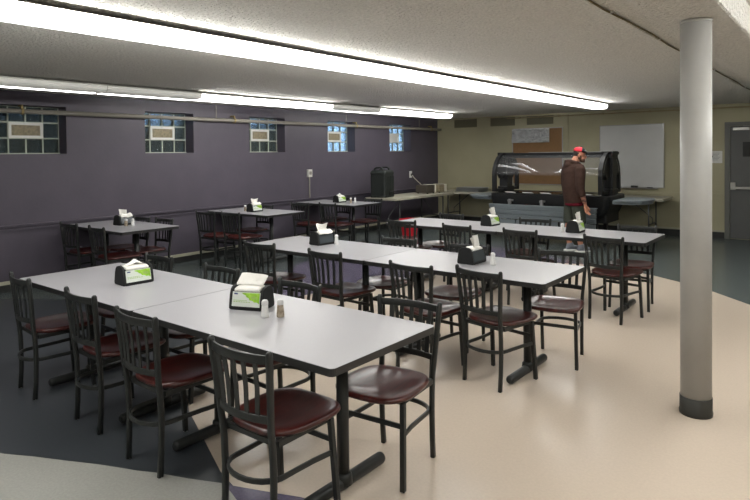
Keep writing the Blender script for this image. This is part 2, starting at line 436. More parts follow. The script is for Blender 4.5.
MB().tube([(-.018, -3.5, -.009), (-.018, YB-.05, -.009)], .009).build('conduit_run', 'ceiling', c)
for i in range(14): MB().b2((-.045, -3+i*1.1, -.02), (.012, -2.99+i*1.1, -.001)).build('clip', 'ceiling', c)
c = empty('back_conduit', (0, YB-.03, 2.365)); tag(c, 'thin painted conduit running along the top of the olive back wall', 'pipe')
MB().tube([(-6.1, 0, 0), (-1.2, 0, -.005), (4, 0, 0)], .011).build('conduit_run', 'conduit', c)
for i in range(7): MB().b2((-5.8+i*.9, -.02, -.018), (-5.77+i*.9, .028, .02)).build('clip', 'conduit', c)

j = empty('junction_box', (XW, 7.97, 1.27)); tag(j, 'grey electrical box on the purple wall above a vertical conduit', 'electrical box')
MB().b2((0, -.05, -.075), (.05, .05, .065)).build('box', 'housing', j, bevel=.004)
MB().tube([(.02, 0, -.075), (.02, 0, -.47)], .013).build('conduit', 'pipe', j)
MB().b2((.05, -.03, -.03), (.055, .03, .03)).build('cover_plate', 'pipe', j)
j = empty('wall_outlet', (XW, 11.25, 1.13)); tag(j, 'white outlet cover with a plugged cord on the purple wall', 'outlet')
MB().b2((0, -.045, -.075), (.02, .045, .075)).build('cover_plate', 'white', j, bevel=.004)
MB().b2((.02, -.01, -.03), (.05, .03, .02)).build('plug', 'blackm', j, bevel=.003)
MB().tube([(.045, .01, -.01), (.07, .05, -.08), (.16, .1, -.18), (.30, .06, -.26), (.42, -.02, -.31)], .007).build('cord', 'creamplastic', j)

# ------------------------------------------------------------------ back wall fittings
wb = empty('whiteboard', (-3.44, YB-.005, 1.505)); tag(wb, 'large square whiteboard in a thin metal frame on the olive wall', 'whiteboard')
MB().b2((-.59, -.02, -.605), (.59, 0, .605)).build('panel', 'board', wb)
b = MB(); b.b2((-.605, -.026, -.62), (.605, 0, -.605)); b.b2((-.605, -.026, .605), (.605, 0, .62)); b.b2((-.605, -.026, -.605), (-.59, 0, .605)); b.b2((.59, -.026, -.605), (.605, 0, .605))
b.build('frame', 'alu', wb)
MB().b2((-.3, -.08, -.632), (.5, -.02, -.62)).build('tray', 'alu', wb)
tag(MB().b2((-.065, -.025, 0), (.065, .025, .04)).build('board_eraser', 'rubber', bevel=.006, loc=(-3.365, YB-.056, .886)), 'dark felt eraser on the whiteboard tray', 'eraser')
tag(MB().b2((-.05, -.008, 0), (.05, .008, .014)).build('marker', 'blackm', bevel=.003, loc=(-3.08, YB-.05, .886)), 'small dark marker lying on the whiteboard tray', 'marker')
cb = empty('cork_board', (-5.39, YB-.005, 1.515)); tag(cb, 'square brown cork board on the olive wall behind the salad bar', 'cork board')
MB().b2((-.56, -.018, -.60), (.56, 0, .60)).build('cork_panel', 'cork', cb)
b = MB(); b.b2((-.575, -.024, -.615), (.575, 0, -.60)); b.b2((-.575, -.024, .60), (.575, 0, .615)); b.b2((-.575, -.024, -.60), (-.56, 0, .60)); b.b2((.56, -.024, -.60), (.575, 0, .60))
b.build('frame', 'alu', cb)
# crumpled foil sheet pinned on it
b = MB(); nx, nz = 44, 16; v = []; f = []
for i in range(nx+1):
    for k in range(nz+1):
        x = -.43+.86*i/nx; z = -.15+.3*k/nz
        q = .022*noise.noise(Vector((x*13, 3, z*13)))+.012*noise.noise(Vector((x*34, 7, z*34)))
        v.append((x, -.02+q*1.1, z))
for i in range(nx):
    for k in range(nz):
        a = i*(nz+1)+k; f.append((a, a+nz+1, a+nz+2, a+1))
b.add(v, f, 0, False)
b.add([(x, -.0, z) for x in (-.43, .43) for z in (-.15, .15)], [(0, 1, 3, 2)])
tag(b.build('foil_sheet', 'foil', loc=(-5.535, YB-.029, 1.965)), 'crumpled silver foil sheet on the upper left of the cork board', 'foil sheet')
for i, x in enumerate((-7.165, -6.21, -5.325)):
    v_ = empty('wall_vent', (x, YB, 2.30)); tag(v_, ('leftmost', 'middle', 'rightmost')[i]+' of three dark painted vents along the top of the olive wall', 'vent', 'painted vents above the cork board')
    b = MB(); b.b2((-.3, -.012, -.095), (.3, 0, -.085)); b.b2((-.3, -.012, .085), (.3, 0, .095)); b.b2((-.3, -.012, -.085), (-.29, 0, .085)); b.b2((.29, -.012, -.085), (.3, 0, .085)); b.build('frame', 'olive_dark', v_)
    b = MB()
    for k in range(9): b.box((0, -.006, -.075+k*.019), (.58, .012, .003), rx=.5)
    b.b2((-.29, -.002, -.085), (.29, 0, .085)); b.build('louvre', 'olive_dark', v_)
s_ = tag(MB().b2((-.1, -.004, -.11), (.1, 0, .11)).build('paper_notice', 'paper', loc=(-1.965, YB-.001, 1.475)), 'white paper notice taped beside the grey door', 'notice')
b = MB()
for k in range(6): b.b2((-.07, -.0055, .07-.025*k), (.07-.02*(k % 3), -.0045, .076-.025*k))
b.build('printed_lines', 'bargrey', s_)
b = MB(); b.b2((-.085, -.0055, -.01), (-.05, -.0045, .03)); b.build('printed_mark', 'blackm', s_)

# ------------------------------------------------------------------ dining tables
def pedestal(root, x):
    b = MB(); b.tube([(x, 0, .05), (x, 0, .70)], .03); b.b2((x-.05, -.05, .69), (x+.05, .05, .705))
    b.build('post', 'black', root)
    b = MB(); n = 10
    ends = [(-.31, .02), (-.305, .03), (-.29, .034)]
    path = [(x, -.30, .036), (x, -.296, .036), (x, .296, .036), (x, .30, .036)]
    rs = []
    for (yy, rr) in ((-.302, .016), (-.296, .026), (-.285, .030), (-.05, .030), (0, .034), (.05, .030), (.285, .030), (.296, .026), (.302, .016)):
        rs.append([Vector((x+rr*math.cos(2*PI*i/16), yy, .036+rr*math.sin(2*PI*i/16))) for i in range(16)])
    b.rings(rs); b.lathe([(.045, .03), (.04, .075), (.031, .085)], c=(x, 0, 0), n=16); b.build('foot_bar', 'black', root)
    b = MB(); b.b2((x-.02, -.29, .695), (x+.02, .29, .717)); b.build('support_arm', 'black', root)
def make_table(L, W, offs):
    root = empty('dining_table', (0, 0, 0))
    MB().prism(rrect(L, W, .022), .7505, .752).build('laminate', 'laminate', root)
    MB().prism(rrect(L+.002, W+.002, .023), .718, .7505).build('table_top', 'edge', root)
    for x in offs: pedestal(root, x)
    return root
TL = 1.524; TW = .76
t0 = make_table(TL-.006, TW, (-.49, .47))
tabs = [
 (-2.383, 2.123, 'grey laminate table nearest the camera, right half of the front row'),
 (-3.907, 2.123, 'grey laminate table, left half of the front row with one napkin holder'),
 (-2.322, 4.075, 'grey laminate table, right half of the middle row'),
 (-3.846, 4.075, 'grey laminate table, left half of the middle row'),
 (-2.268, 6.265, 'grey laminate table, right half of the back row near the man'),
 (-3.792, 6.265, 'grey laminate table, left half of the back row beside the red bucket')]
for i, (x, y, lb) in enumerate(tabs):
    t = t0 if i == 0 else copy_tree(t0)
    t.location = (x, y, 0); tag(t, lb, 'table', 'dining tables in three pushed-together rows')
tw = make_table(1.40, TW, (-.38, .36))
for i, (y, lb) in enumerate(((3.89, 'table against the purple wall, nearest the camera'), (6.06, 'table against the purple wall, middle of three'), (7.95, 'table against the purple wall below the electrical box'))):
    t = tw if i == 0 else copy_tree(tw)
    t.location = (-7.205, y, 0); tag(t, 'grey laminate '+lb, 'table', 'dining tables along the purple wall')

# ------------------------------------------------------------------ chairs
def make_chair():
    root = empty('dining_chair', (0, 0, 0))
    def post_pt(s, z):
        # slight bow: forward at the seat, back again at the top
        t = min(1, max(0, (z-.42)/.39)); y = .030+.012*math.sin(PI*min(z, .5)/.5) - .030*t**1.2
        xh = .154+(.004*z/.45) if z < .45 else .158+(.029*(z-.45)/.36)
        return Vector((s*xh, y, z))
    for s in (-1, 1):
        zs = [.004, .12, .25, .36, .43, .48, .56, .64, .72, .80, .815, .823]
        b = MB(); rs = []
        for z in zs:
            p_ = post_pt(s, z); a, d = .0125, .014
            if z > .803: a *= (.9 if z < .82 else .5); d *= (.9 if z < .82 else .5)
            rs.append([p_+Vector((q[0], q[1], 0)) for q in [(-a, -d*.6), (-a*.6, -d), (a*.6, -d), (a, -d*.6), (a, d*.6), (a*.6, d), (-a*.6, d), (-a, d*.6)]])
        b.rings(rs, smooth=True)
        l = b.build('rear_leg', 'black', root)
        MB().lathe([(.013, 0.0019), (.0135, .006), (.012, .009)], c=tuple(post_pt(s, .003).xy)+(0,), n=10).build('glide', 'chrome', l)
        b = MB(); f0 = Vector((s*.186, .400, .004)); f1 = Vector((s*.174, .372, .42))
        b.rings([[q+Vector((x, y, 0)) for x, y in SQ(.0125, .0125)] for q in (f0, f1)], smooth=False)
        l = b.build('front_leg', 'black', root, bevel=.003)
        MB().lathe([(.013, 0.0019), (.0135, .006), (.012, .009)], c=(s*.186, .400, 0), n=10).build('glide', 'chrome', l)
    def bow(z, x0, amp, y0):   # arc from post to post, bulging to the back
        return [(x0*t, y0-amp*(1-t*t), z) for t in [(-1+2*i/14) for i in range(15)]]
    yt = post_pt(1, .785).y; yb = post_pt(1, .53).y
    b = MB(); b.tube(bow(.786, .183, .036, yt), SQ(.0055, .019), smooth=True); b.build('top_rail', 'black', root, bevel=.002)
    b = MB(); b.tube(bow(.530, .163, .034, yb), SQ(.0055, .0165), smooth=True); b.build('lower_rail', 'black', root, bevel=.002)
    for k in range(5):
        t = (-.66+.33*k)
        x1, y1 = .183*t, yt-.036*(1-t*t); x0, y0 = .163*t, yb-.034*(1-t*t)
        mid = Vector(((x0+x1)/2, (y0+y1)/2+.005, .657))
        b = MB(); b.tube([(x0, y0, .54), mid, (x1, y1, .775)], SQ(.0115, .0035), up=(0, 1, 0), smooth=False)
        b.build('back_slat', 'black', root)
    # seat: saddle-shaped wooden plate
    outline = []
    for i in range(40):
        a = 2*PI*i/40; cx, sy = math.cos(a), math.sin(a)
        e = .60
        x = math.copysign(abs(cx)**e, cx); y = math.copysign(abs(sy)**e, sy)
        wid = .210+.010*y-.012*max(0, -y)**2; outline.append((x*wid, .262+y*.214+(.008*(1-x*x) if y > 0 else 0)))
    b = MB(); rs = []
    cen = (0, .262)
    for fr_, dz in ((.06, -.013), (.3, -.0125), (.5, -.010), (.68, -.005), (.82, 0.0), (.92, .001), (.975, -.001), (1.0, -.008), (1.0, -.018), (.97, -.026)):
        rs.append([Vector((cen[0]+(x-cen[0])*fr_, cen[1]+(y-cen[1])*fr_, .455+dz+(.006*abs(x/.2)**2*fr_))) for x, y in outline])
    b.rings(rs); b.build('seat', 'wood', root)
    b = MB(); fr = [(-.165, .06), (.165, .06), (.168, .365), (-.168, .365)]
    for (x0, y0), (x1, y1) in zip(fr, fr[1:]+fr[:1]): b.tube([(x0, y0, .418), (x1, y1, .418)], SQ(.009, .012), smooth=False)
    b.build('seat_frame', 'black', root)
    # hoop stretcher open to the front legs, and straight front bar
    hp = [(-.179, .388, .262)] + [(-.163, .27, .262), (-.158, .17, .262)]
    for i in range(13):
        a = PI+PI*i/12
        hp.append((.156*math.cos(a), .10+.115*math.sin(a)*.98, .262))
    hp += [(.158, .17, .262), (.163, .27, .262), (.179, .388, .262)]
    b = MB(); b.tube(hp, SQ(.006, .0115), smooth=True); b.build('stretcher', 'black', root, bevel=.002)
    b = MB(); b.box((0, .391, .31), (.350, .012, .024)); b.build('front_stretcher', 'black', root, bevel=.002)
    return root
ch0 = make_chair()
GF, GM, GB, GW = 'chairs around the front table row', 'chairs around the middle table row', 'chairs around the back table row', 'chairs at the tables along the purple wall'
# x, y (of the top of the back), turn, far side?, label
CH = [
 (-4.48, 1.68, -5, 0, 'chair at the far left end of the front row, camera side', GF),
 (-3.63, 1.69, -2, 0, 'chair second from the left on the camera side of the front row', GF),
 (-2.91, 1.635, -0.5, 0, 'chair on the camera side of the front row, beside the nearest chair', GF),
 (-2.045, 1.615, .8, 0, 'chair nearest the camera, at the front row right corner', GF),
 (-4.42, 2.70, -1, 1, 'chair behind the napkin holder of the front row left table', GF),
 (-3.60, 2.70, 0, 1, 'chair on the far side of the front row, mostly hidden left of centre', GF),
 (-2.75, 2.66, -3, 1, 'chair just behind the napkin holder of the nearest table', GF),
 (-1.92, 2.69, 5.7, 1, 'chair on the far side of the nearest table at its right corner', GF),
 (-4.31, 3.66, 4, 0, 'chair leftmost on the camera side of the middle row', GM),
 (-3.47, 3.65, -3, 0, 'chair second from the left on the camera side of the middle row', GM),
 (-2.54, 3.58, -3, 0, 'chair third from the left on the camera side of the middle row', GM),
 (-2.035, 3.68, -10, 0, 'chair at the middle row right corner, camera side', GM),
 (-3.41, 4.62, 3.7, 1, 'chair on the far side of the middle row near the red bucket', GM),
 (-2.66, 4.64, 2, 1, 'chair hidden behind the napkin holder of the middle row right table', GM),
 (-1.86, 4.77, 9, 1, 'chair on the far side of the middle row at its right corner', GM),
 (-4.30, 5.89, 5, 0, 'chair leftmost on the camera side of the back row, red bucket behind', GB),
 (-3.50, 5.84, -6, 0, 'chair second from the left on the camera side of the back row', GB),
 (-2.73, 5.83, -4.4, 0, 'chair third from the left on the camera side of the back row', GB),
 (-1.86, 5.79, -9, 0, 'chair at the back row right corner, camera side', GB),
 (-4.20, 6.88, -6, 1, 'chair on the far side of the back row at its left end', GB),
 (-3.02, 6.88, 3, 1, 'chair on the far side of the back row before the grey tray rail', GB),
 (-1.83, 6.81, 4, 1, 'chair on the far side of the back row at its right corner', GB),
 (-7.60, 3.42, 3, 0, 'chair nearest the wall on the camera side of the first wall table', GW),
 (-6.90, 3.42, -3, 0, 'chair at the outer corner, camera side of the first wall table', GW),
 (-7.50, 4.34, 1, 1, 'chair nearest the wall on the far side of the first wall table', GW),
 (-7.04, 4.39, 0, 1, 'chair at the outer corner, far side of the first wall table', GW),
 (-7.40, 5.28, 5, 0, 'chair nearest the wall on the camera side of the second wall table', GW),
 (-6.95, 5.38, 2, 0, 'chair at the outer corner, camera side of the second wall table', GW),
 (-7.52, 6.52, 2, 1, 'chair behind the napkin holder on the far side of the second wall table', GW),
 (-7.28, 7.08, 4, 0, 'chair nearest the wall on the camera side of the third wall table', GW),
 (-6.84, 7.28, -3, 0, 'chair at the outer side, camera side of the third wall table', GW),
 (-7.52, 8.47, 0, 1, 'chair nearest the wall on the far side of the third wall table', GW),
 (-6.80, 8.46, 0, 1, 'chair at the outer corner, far side of the third wall table', GW)]
for i, (x, y, a, far, lb, g) in enumerate(CH):
    c = ch0 if i == 0 else copy_tree(ch0)
    c.location = (x*.985, y*.985, 0); c.rotation_euler = (0, 0, R(a+(180 if far else 0)))
    tag(c, 'black slat-back '+lb, 'chair', g)

# ------------------------------------------------------------------ napkin holders, napkins, shakers
def make_holder(labelled):
    root = empty('napkin_holder', (0, 0, 0)); W_, D_, H_ = .212, .145, .130
    # side cheeks (profile in y-z), body between
    pr = [(-.5*D_, .006), (-.5*D_, .02), (-.42*D_, .085), (-.34*D_, .112), (-.24*D_, .124), (0, H_+.002), (.24*D_, .124), (.34*D_, .112), (.42*D_, .085), (.5*D_, .02), (.5*D_, .006), (.44*D_, 0), (-.44*D_, 0)]
    b = MB()
    for s in (-1, 1):
        rs = [[Vector((x, y*q, (z-.06)*q+.06)) for y, z in pr] for x, q in ((s*(W_/2-.018), 1), (s*(W_/2-.004), 1), (s*W_/2, .95))]
        b.rings(rs, smooth=False)
    pin = [(y*.9, z*.93+.002) for y, z in pr]
    pin = [(y, min(z, .108)) for y, z in pin]
    b.rings([[Vector((x, y, z)) for y, z in pin] for x in (-W_/2+.015, W_/2-.015)], smooth=False)
    b.b2((-W_/2+.016, -.5*D_, 0.0), (W_/2-.016, .5*D_, .02))
    b.build('body', 'blackm', root, bevel=.002)
    for s in (-1, 1):
        z0, z1 = .021, .098
        ya = -.5*D_+(z0-.02)/.065*.08*D_-.001; yb_ = -.5*D_+.115*D_-.001
        def q(x, t): return Vector((x*s, s*(ya+(yb_-ya)*t), z0+(z1-z0)*t))
        x0 = W_/2-.02
        off = Vector((0, s*.004, 0))
        b = MB(); v = [q(-x0, 0), q(x0, 0), q(x0, 1), q(-x0, 1)]
        b.add(v+[p_+off for p_ in v], [(0, 1, 2, 3), (4, 7, 6, 5), (0, 4, 5, 1), (1, 5, 6, 2), (2, 6, 7, 3), (3, 7, 4, 0)])
        pl = b.build('face_plate', 'label' if labelled else 'clearplate', root)
        if labelled and s == 1:
            o2 = Vector((0, -.0008, 0))
            def patch(name, uv, m_):
                b = MB(); v = [q(-x0+2*x0*u, t)+o2 for u, t in uv]; v2 = [p_+Vector((0, .0006, 0)) for p_ in v]; n = len(v)
                b.add(v+v2, [tuple(range(n)), tuple(range(2*n-1, n-1, -1))]+[(i, (i+1) % n, n+(i+1) % n, n+i) for i in range(n)])
                b.build(name, m_, pl)
            patch('leaf_print', [(.98, .97), (.34, .95), (.38, .86), (.47, .80), (.52, .66), (.60, .60), (.63, .46), (.74, .44), (.80, .33), (.90, .34), (.98, .24)], 'green')
            patch('leaf_highlight', [(.80, .78), (.66, .70), (.70, .58), (.82, .50), (.92, .55), (.90, .7)], 'palegreen')
            patch('small_mark', [(.06, .82), (.19, .82), (.19, .92), (.06, .92)], 'navy')
            for k, (u1, t) in enumerate(((.55, .40), (.68, .30))):
                for j_ in range(7):
                    ua = .05+(u1-.05)*j_/7
                    patch('printed_word', [(ua, t), (ua+(u1-.05)/7*.75, t), (ua+(u1-.05)/7*.75, t+.045), (ua, t+.045)], 'palegreen')
    return root
def sheet(b, pts_fn, nu=10, nv=6, th=.0012):
    top = [[Vector(pts_fn(i/nu, k/nv)) for k in range(nv+1)] for i in range(nu+1)]
    v = [p_ for r_ in top for p_ in r_]; f = []
    for i in range(nu):
        for k in range(nv):
            a = i*(nv+1)+k; f.append((a, a+nv+1, a+nv+2, a+1))
    n = len(v); v2 = [p_-Vector((0, 0, th)) for p_ in v]
    f2 = [tuple(x+n for x in reversed(g)) for g in f]
    b.add(v+v2, f+f2, 0, True)
def make_napkins(style, loc, rz):
    b = MB()
    # bulging folded stack coming out of the top and over the front
    rs = []
    for i in range(11):
        t = i/10; x = -.078+.156*t; hgt = .007*math.sin(PI*t)**.5
        rs.append([Vector((x, -.052, .100)), Vector((x, -.050, .112+hgt*.3)), Vector((x, -.03, .119+hgt*.7)), Vector((x, 0, .122+hgt)), Vector((x, .03, .119+hgt*.6)), Vector((x, .045, .110)), Vector((x, .045, .100))])
    b.rings(rs)
    if style == 'fold':   # wide folded sheet lying arched above the stack
        sheet(b, lambda u, v: (-.088+.165*u+.01*v, -.012+.045*v+.006*math.sin(u*9), .136+.050*v+.006*math.sin(PI*u)-.008*u), th=.003)
        sheet(b, lambda u, v: (-.085+.16*u, -.016+.02*v, .130+.02*v+.006*math.sin(PI*u)), th=.003)
    elif style == 'peak':  # pointed tent
        sheet(b, lambda u, v: (-.065+.125*u, -.03+.055*v, .124+(.042*(1-abs(u-.52)/.52))*(1-.5*abs(2*v-1))), th=.003)
    elif style == 'stick':  # upright rolled strip
        sheet(b, lambda u, v: (-.01+.07*u-.03*v, -.03+.012*math.sin(u*6), .125+.085*v+.01*u), th=.004)
        sheet(b, lambda u, v: (-.01+.055*u-.05*v, -.022+.01*math.sin(u*5), .125+.068*v+.012*u), th=.004)
    elif style == 'tuft':   # flared tuft
        sheet(b, lambda u, v: ((-.045+.09*u)*(1+.55*v), .005+.022*math.sin(u*6)*v, .124+.072*v+.006*math.sin(u*9)), th=.004)
        sheet(b, lambda u, v: ((-.045+.09*u)*(1+.35*v), -.014-.01*math.sin(u*5), .12+.05*v*(1-u*.5)), th=.004)
        sheet(b, lambda u, v: (-.075+.15*u, -.02-.052*v, .138-.028*v*v+.004*math.sin(u*8)), th=.004)
    elif style == 'droop':
        sheet(b, lambda u, v: ((-.05+.10*u)*(1+.25*v), .01+.02*math.sin(u*7)*v, .124+.078*v-.02*u), th=.004)
        sheet(b, lambda u, v: (-.08+.16*u, -.02-.05*v, .142-.04*v*v+.006*math.sin(u*8)), th=.005)
    o = b.build('paper_napkins', 'napkin'); o.location = (loc[0], loc[1], .7525); o.rotation_euler = (0, 0, rz)
    return o
def make_shaker(m_):
    root = empty('shaker', (0, 0, 0))
    MB().lathe([(.019, 0), (.022, .004), (.0215, .016), (.018, .046), (.0165, .064), (.0165, .067)], n=14).build('glass_body', m_, root)
    MB().lathe([(.0175, .066), (.018, .069), (.0178, .084), (.013, .092), (.005, .094)], n=14).build('cap', 'captop', root)
    return root
hl = make_holder(True); hd = make_holder(False); first = {True: 1, False: 1}
# centre x, y, angle of the label side (local -y), labelled, napkin style, label
HO = [
 (-3.835, 2.155, 86, 1, 'peak', 'left table of the front row', 'pointed white napkin tent'),
 (-2.655, 2.195, 21, 1, 'fold', 'table nearest the camera', 'broad folded white napkin'),
 (-3.985, 4.165, 84, 0, 'tuft', 'left table of the middle row', 'upright flared white napkin'),
 (-2.335, 4.125, 90, 0, 'stick', 'right table of the middle row', 'rolled white napkin sticking up'),
 (-3.345, 6.355, 86, 1, 'stick', 'left table of the back row', 'twisted white napkin'),
 (-2.318, 6.315, 92, 1, 'stick', 'right table of the back row', 'stiff white napkin strip'),
 (-7.25, 3.95, 98, 0, 'droop', 'first wall table', 'drooping white napkin'),
 (-7.165, 6.01, 92, 1, 'tuft', 'second wall table', 'ruffled white napkin'),
 (-7.20, 7.99, 88, 1, 'peak', 'third wall table', 'low white napkin peak')]
for (x, y, a, lab, st, where, nap) in HO:
    base = hl if lab else hd
    o = base if first[bool(lab)] else copy_tree(base); first[bool(lab)] = 0
    o.location = (x, y, .752); o.rotation_euler = (0, 0, R(a))
    tag(o, 'black napkin holder %s on the %s' % ('with a green leaf label' if lab else 'with plain clear faces', where), 'napkin holder', 'napkin holders')
    n_ = make_napkins(st, (x, y), R(a)); tag(n_, '%s in the holder on the %s' % (nap, where), 'napkins', 'paper napkins in the holders')
sh = {'salt': make_shaker('salt'), 'pepper': make_shaker('pepper')}; used = set()
SHK = [(-2.435, 2.10, 'salt', 'white salt shaker beside the napkin holder on the nearest table'),
 (-2.375, 2.155, 'pepper', 'brownish pepper shaker right of the salt shaker on the nearest table'),
 (-3.858, 4.228, 'salt', 'cream shaker beside the holder on the left table of the middle row'),
 (-2.153, 4.126, 'salt', 'clear white shaker on the right table of the middle row'),
 (-2.433, 6.247, 'salt', 'white shaker left of the holder on the right table of the back row'),
 (-7.07, 3.88, 'pepper', 'brownish shaker in front of the holder on the first wall table'),
 (-7.00, 3.93, 'salt', 'white shaker beside the holder on the first wall table'),
 (-7.34, 5.97, 'pepper', 'brownish shaker left of the holder on the second wall table'),
 (-6.92, 7.97, 'pepper', 'brownish shaker right of the holder on the third wall table'),
 (-6.86, 8.02, 'salt', 'white shaker at the right of the pair on the third wall table')]
for x, y, k, lb in SHK:
    o = sh[k] if k not in used else copy_tree(sh[k]); used.add(k)
    o.location = (x, y, .752); tag(o, lb, 'shaker', 'salt and pepper shakers')

# ------------------------------------------------------------------ salad bar
sb = empty('salad_bar', (-4.21, 10.5, 0)); tag(sb, 'black portable salad bar with clear sneeze guards and grey shelves before the cork board', 'salad bar')
sb.scale = (1, 1.3, 1)
b = MB()
out = lambda z, k, r: [(x, y, z) for x, y in rrect(2*L2*k, .72*k if k > .9 else .72*.9, r)]
rs = [[Vector((x, y, z)) for x, y in rrect(2*l, d, .08)] for l, d, z in ((.86, .5, .46), (.92, .56, .47), (1.01, .66, .56), (1.06, .72, .68), (1.08, .74, .80), (1.08, .74, .855), (1.06, .72, .865), (1.02, .60, .865), (1.01, .58, .80))]
b.rings(rs, smooth=False); b.build('tub', 'barblack', sb)
for i in range(5):
    x = -.80+i*.40
    b = MB(); b.prism(rrect(.34, .50, .03, cx=x), .80, .862); p_ = b.build('food_pan', 'blackgl', sb)
for i, x in enumerate((-.70, -.36, -.03, .70, .86)[:4]):
    b = MB(); b.box((x, -.30, .876), (.17, .075, .012), rx=-.3); b.build('white_slab', 'white', sb)  # small tilted white slabs along the front rim
for sx in (-1, 1):
    for sy in (-1, 1):
        b = MB(); b.box((sx*.8, sy*.2, .29), (.06, .06, .36)); l = b.build('leg', 'barblack', sb)
        b = MB(); n = 16; b.rings([[Vector((sx*.8+dx, sy*.2+.055*math.cos(2*PI*i/n), .058+.055*math.sin(2*PI*i/n))) for i in range(n)] for dx in (-.02, .02)]); b.box((sx*.8, sy*.2, .108), (.05, .06, .03)); b.build('caster', 'rubber', l)
b = MB(); b.box((0, 0, .17), (1.7, .46, .03)); b.build('lower_shelf', 'barblack', sb)
b = MB(); b.b2((.72, -.26, .40), (1.0, .26, .56)); b.build('end_box', 'barblack', sb, bevel=.01)
# sneeze guard frame
PX = (-.98, .95)
for s, px in zip((-1, 1), PX):
    b = MB(); b.b2((px-.085, -.08, .86), (px+.085, .08, 1.57))
    b.b2((px-.095, -.12, .86), (px+.095, .12, .97)); b.b2((px-.09, -.13, 1.50), (px+.09, .13, 1.605))
    b.build('end_post', 'barblack', sb, bevel=.008)
    for sy in (-1, 1):
        b = MB(); path = [(px, sy*.05, 1.575), (px, sy*.14, 1.56), (px, sy*.23, 1.50), (px, sy*.30, 1.41), (px, sy*.345, 1.30), (px, sy*.36, 1.20), (px, sy*.36, 1.05), (px, sy*.36, .89)]
        b.tube(path, SQ(.026, .034), up=(1, 0, 0), smooth=False)
        b.tube([(px, sy*.36, .91), (px, sy*.08, .91)], SQ(.034, .024), smooth=False)
        web = [(sy*.05, 1.56), (sy*.16, 1.55), (sy*.26, 1.47), (sy*.34, 1.32), (sy*.345, 1.18), (sy*.26, 1.24), (sy*.18, 1.12), (sy*.05, 1.2)]
        b.rings([[Vector((px+dx, y, z)) for y, z in web] for dx in (-.032, .032)], smooth=False)
        b.build('curved_bracket', 'barblack', sb)
        b = MB(); b.tube([(px+s*.03, sy*.12, 1.54), (px+s*.03, sy*.2, 1.47), (px+s*.03, sy*.27, 1.38), (px+s*.03, sy*.32, 1.25)], .006); b.build('guard_strut', 'alu', sb)
b = MB(); b.b2((-1.06, -.13, 1.545), (1.06, .13, 1.595)); b.b2((-1.0, -.16, 1.50), (1.0, -.10, 1.545)); b.b2((-1.0, .10, 1.50), (1.0, .16, 1.545)); b.build('top_bar', 'barblack', sb, bevel=.006)
b = MB(); b.b2((-.45, -.125, 1.596), (1.0, .125, 1.604)); b.build('top_reflection', 'alu', sb)  # pale strip stands in for light reflected off the bar top
for sy in (-1, 1):
    cs = [(sy*.14, 1.55), (sy*.19, 1.53), (sy*.24, 1.48), (sy*.29, 1.41), (sy*.325, 1.33), (sy*.345, 1.25), (sy*.35, 1.20)]
    b = MB(); n = len(cs); v = []
    for x in (-.97, .97):
        v += [(x, y, z) for y, z in cs]
    v2 = [(x, y-sy*.005, z-.003) for x, y, z in v]
    f = [(i, i+1, n+i+1, n+i) for i in range(n-1)]
    m2 = 2*n; f2 = [tuple(q+m2 for q in reversed(g)) for g in f]
    edge = list(range(n))+[n+i for i in reversed(range(n))]
    f3 = [(edge[i], edge[(i+1) % len(edge)], edge[(i+1) % len(edge)]+m2, edge[i]+m2) for i in range(len(edge))]
    b.add(v+v2, f+f2+f3, 0, True); b.build('sneeze_guard', 'acrylic', sb)
# folded tray rail at the front: ribbed grey panel on brackets
b = MB()
for k, (z, y) in enumerate(((.63, -.47), (.545, -.485), (.46, -.49))):
    b.box((-.04, y, z), (1.94, .024, .075), rx=.12)
b.box((-.04, -.463, .55), (1.92, .01, .25)); b.box((-.04, -.46, .67), (1.95, .05, .012))
b.build('tray_rail', 'bargrey', sb, bevel=.006)
for x0, x1 in ((-.98, -.50), (-.48, .28), (.32, .92)):
    MB().b2((x0, -.49, .30), (x1, -.465, .41)).build('lower_rail_panel', 'bargrey', sb, bevel=.006)
for x in (-.62, -.02, .60):
    b = MB(); b.box((x, -.43, .745), (.06, .10, .03)); b.box((x, -.455, .715), (.05, .03, .11)); b.build('rail_bracket', 'alu', sb, bevel=.004)
# end shelves
for s in (-1, 1):
    pts = [(s*1.13, -.33), (s*1.45, -.33), (s*1.56, -.27), (s*1.63, -.15), (s*1.66, 0), (s*1.63, .15), (s*1.56, .27), (s*1.45, .33), (s*1.13, .33)]
    MB().prism(pts, .775, .805).build('end_shelf', 'bargrey', sb, bevel=.005)
    b = MB(); b.prism([(x*.985, y*.9) for x, y in pts], .735, .775); b.build('shelf_lip', 'bargrey', sb)

# ------------------------------------------------------------------ folding tables
def folding_table(name, loc, L, W, rz, label, z=.74):
    root = empty(name, loc, rz); tag(root, label, 'table', 'folding tables along the walls')
    MB().prism(rrect(L, W, .04), z-.045, z).build('table_top', 'foldtop', root, bevel=.004)
    for s in (-1, 1):
        x = s*(L/2-.28)
        b = MB()
        for t in (-1, 1): b.tube([(x, t*(W/2-.12), z-.045), (x, t*(W/2-.12), .012)], .014)
        b.tube([(x, -W/2+.12, .25), (x, W/2-.12, .25)], .011); b.tube([(x, -W/2+.12, z-.07), (x, W/2-.12, z-.07)], .012)
        for t in (-1, 1): b.tube([(x, t*(W/2-.12), .006), (x, t*(W/2-.12), .02)], .017)
        b.build('leg_frame', 'foldleg', root)
        b = MB(); b.tube([(x, 0, .25), (x, 0, .35), (x-s*.42, 0, z-.05)], .009); b.build('brace', 'foldleg', root)
folding_table('folding_table', (-7.30, 10.36, 0), 2.15, .80, R(90), 'beige folding table along the purple wall carrying the black drink dispenser')
folding_table('folding_table', (-6.55, 11.95, 0), 1.9, .76, 0, 'beige folding table in the back corner carrying steel trays')
folding_table('folding_table', (-3.58, 11.93, 0), 1.86, .76, 0, 'white folding table below the whiteboard, right of the salad bar')

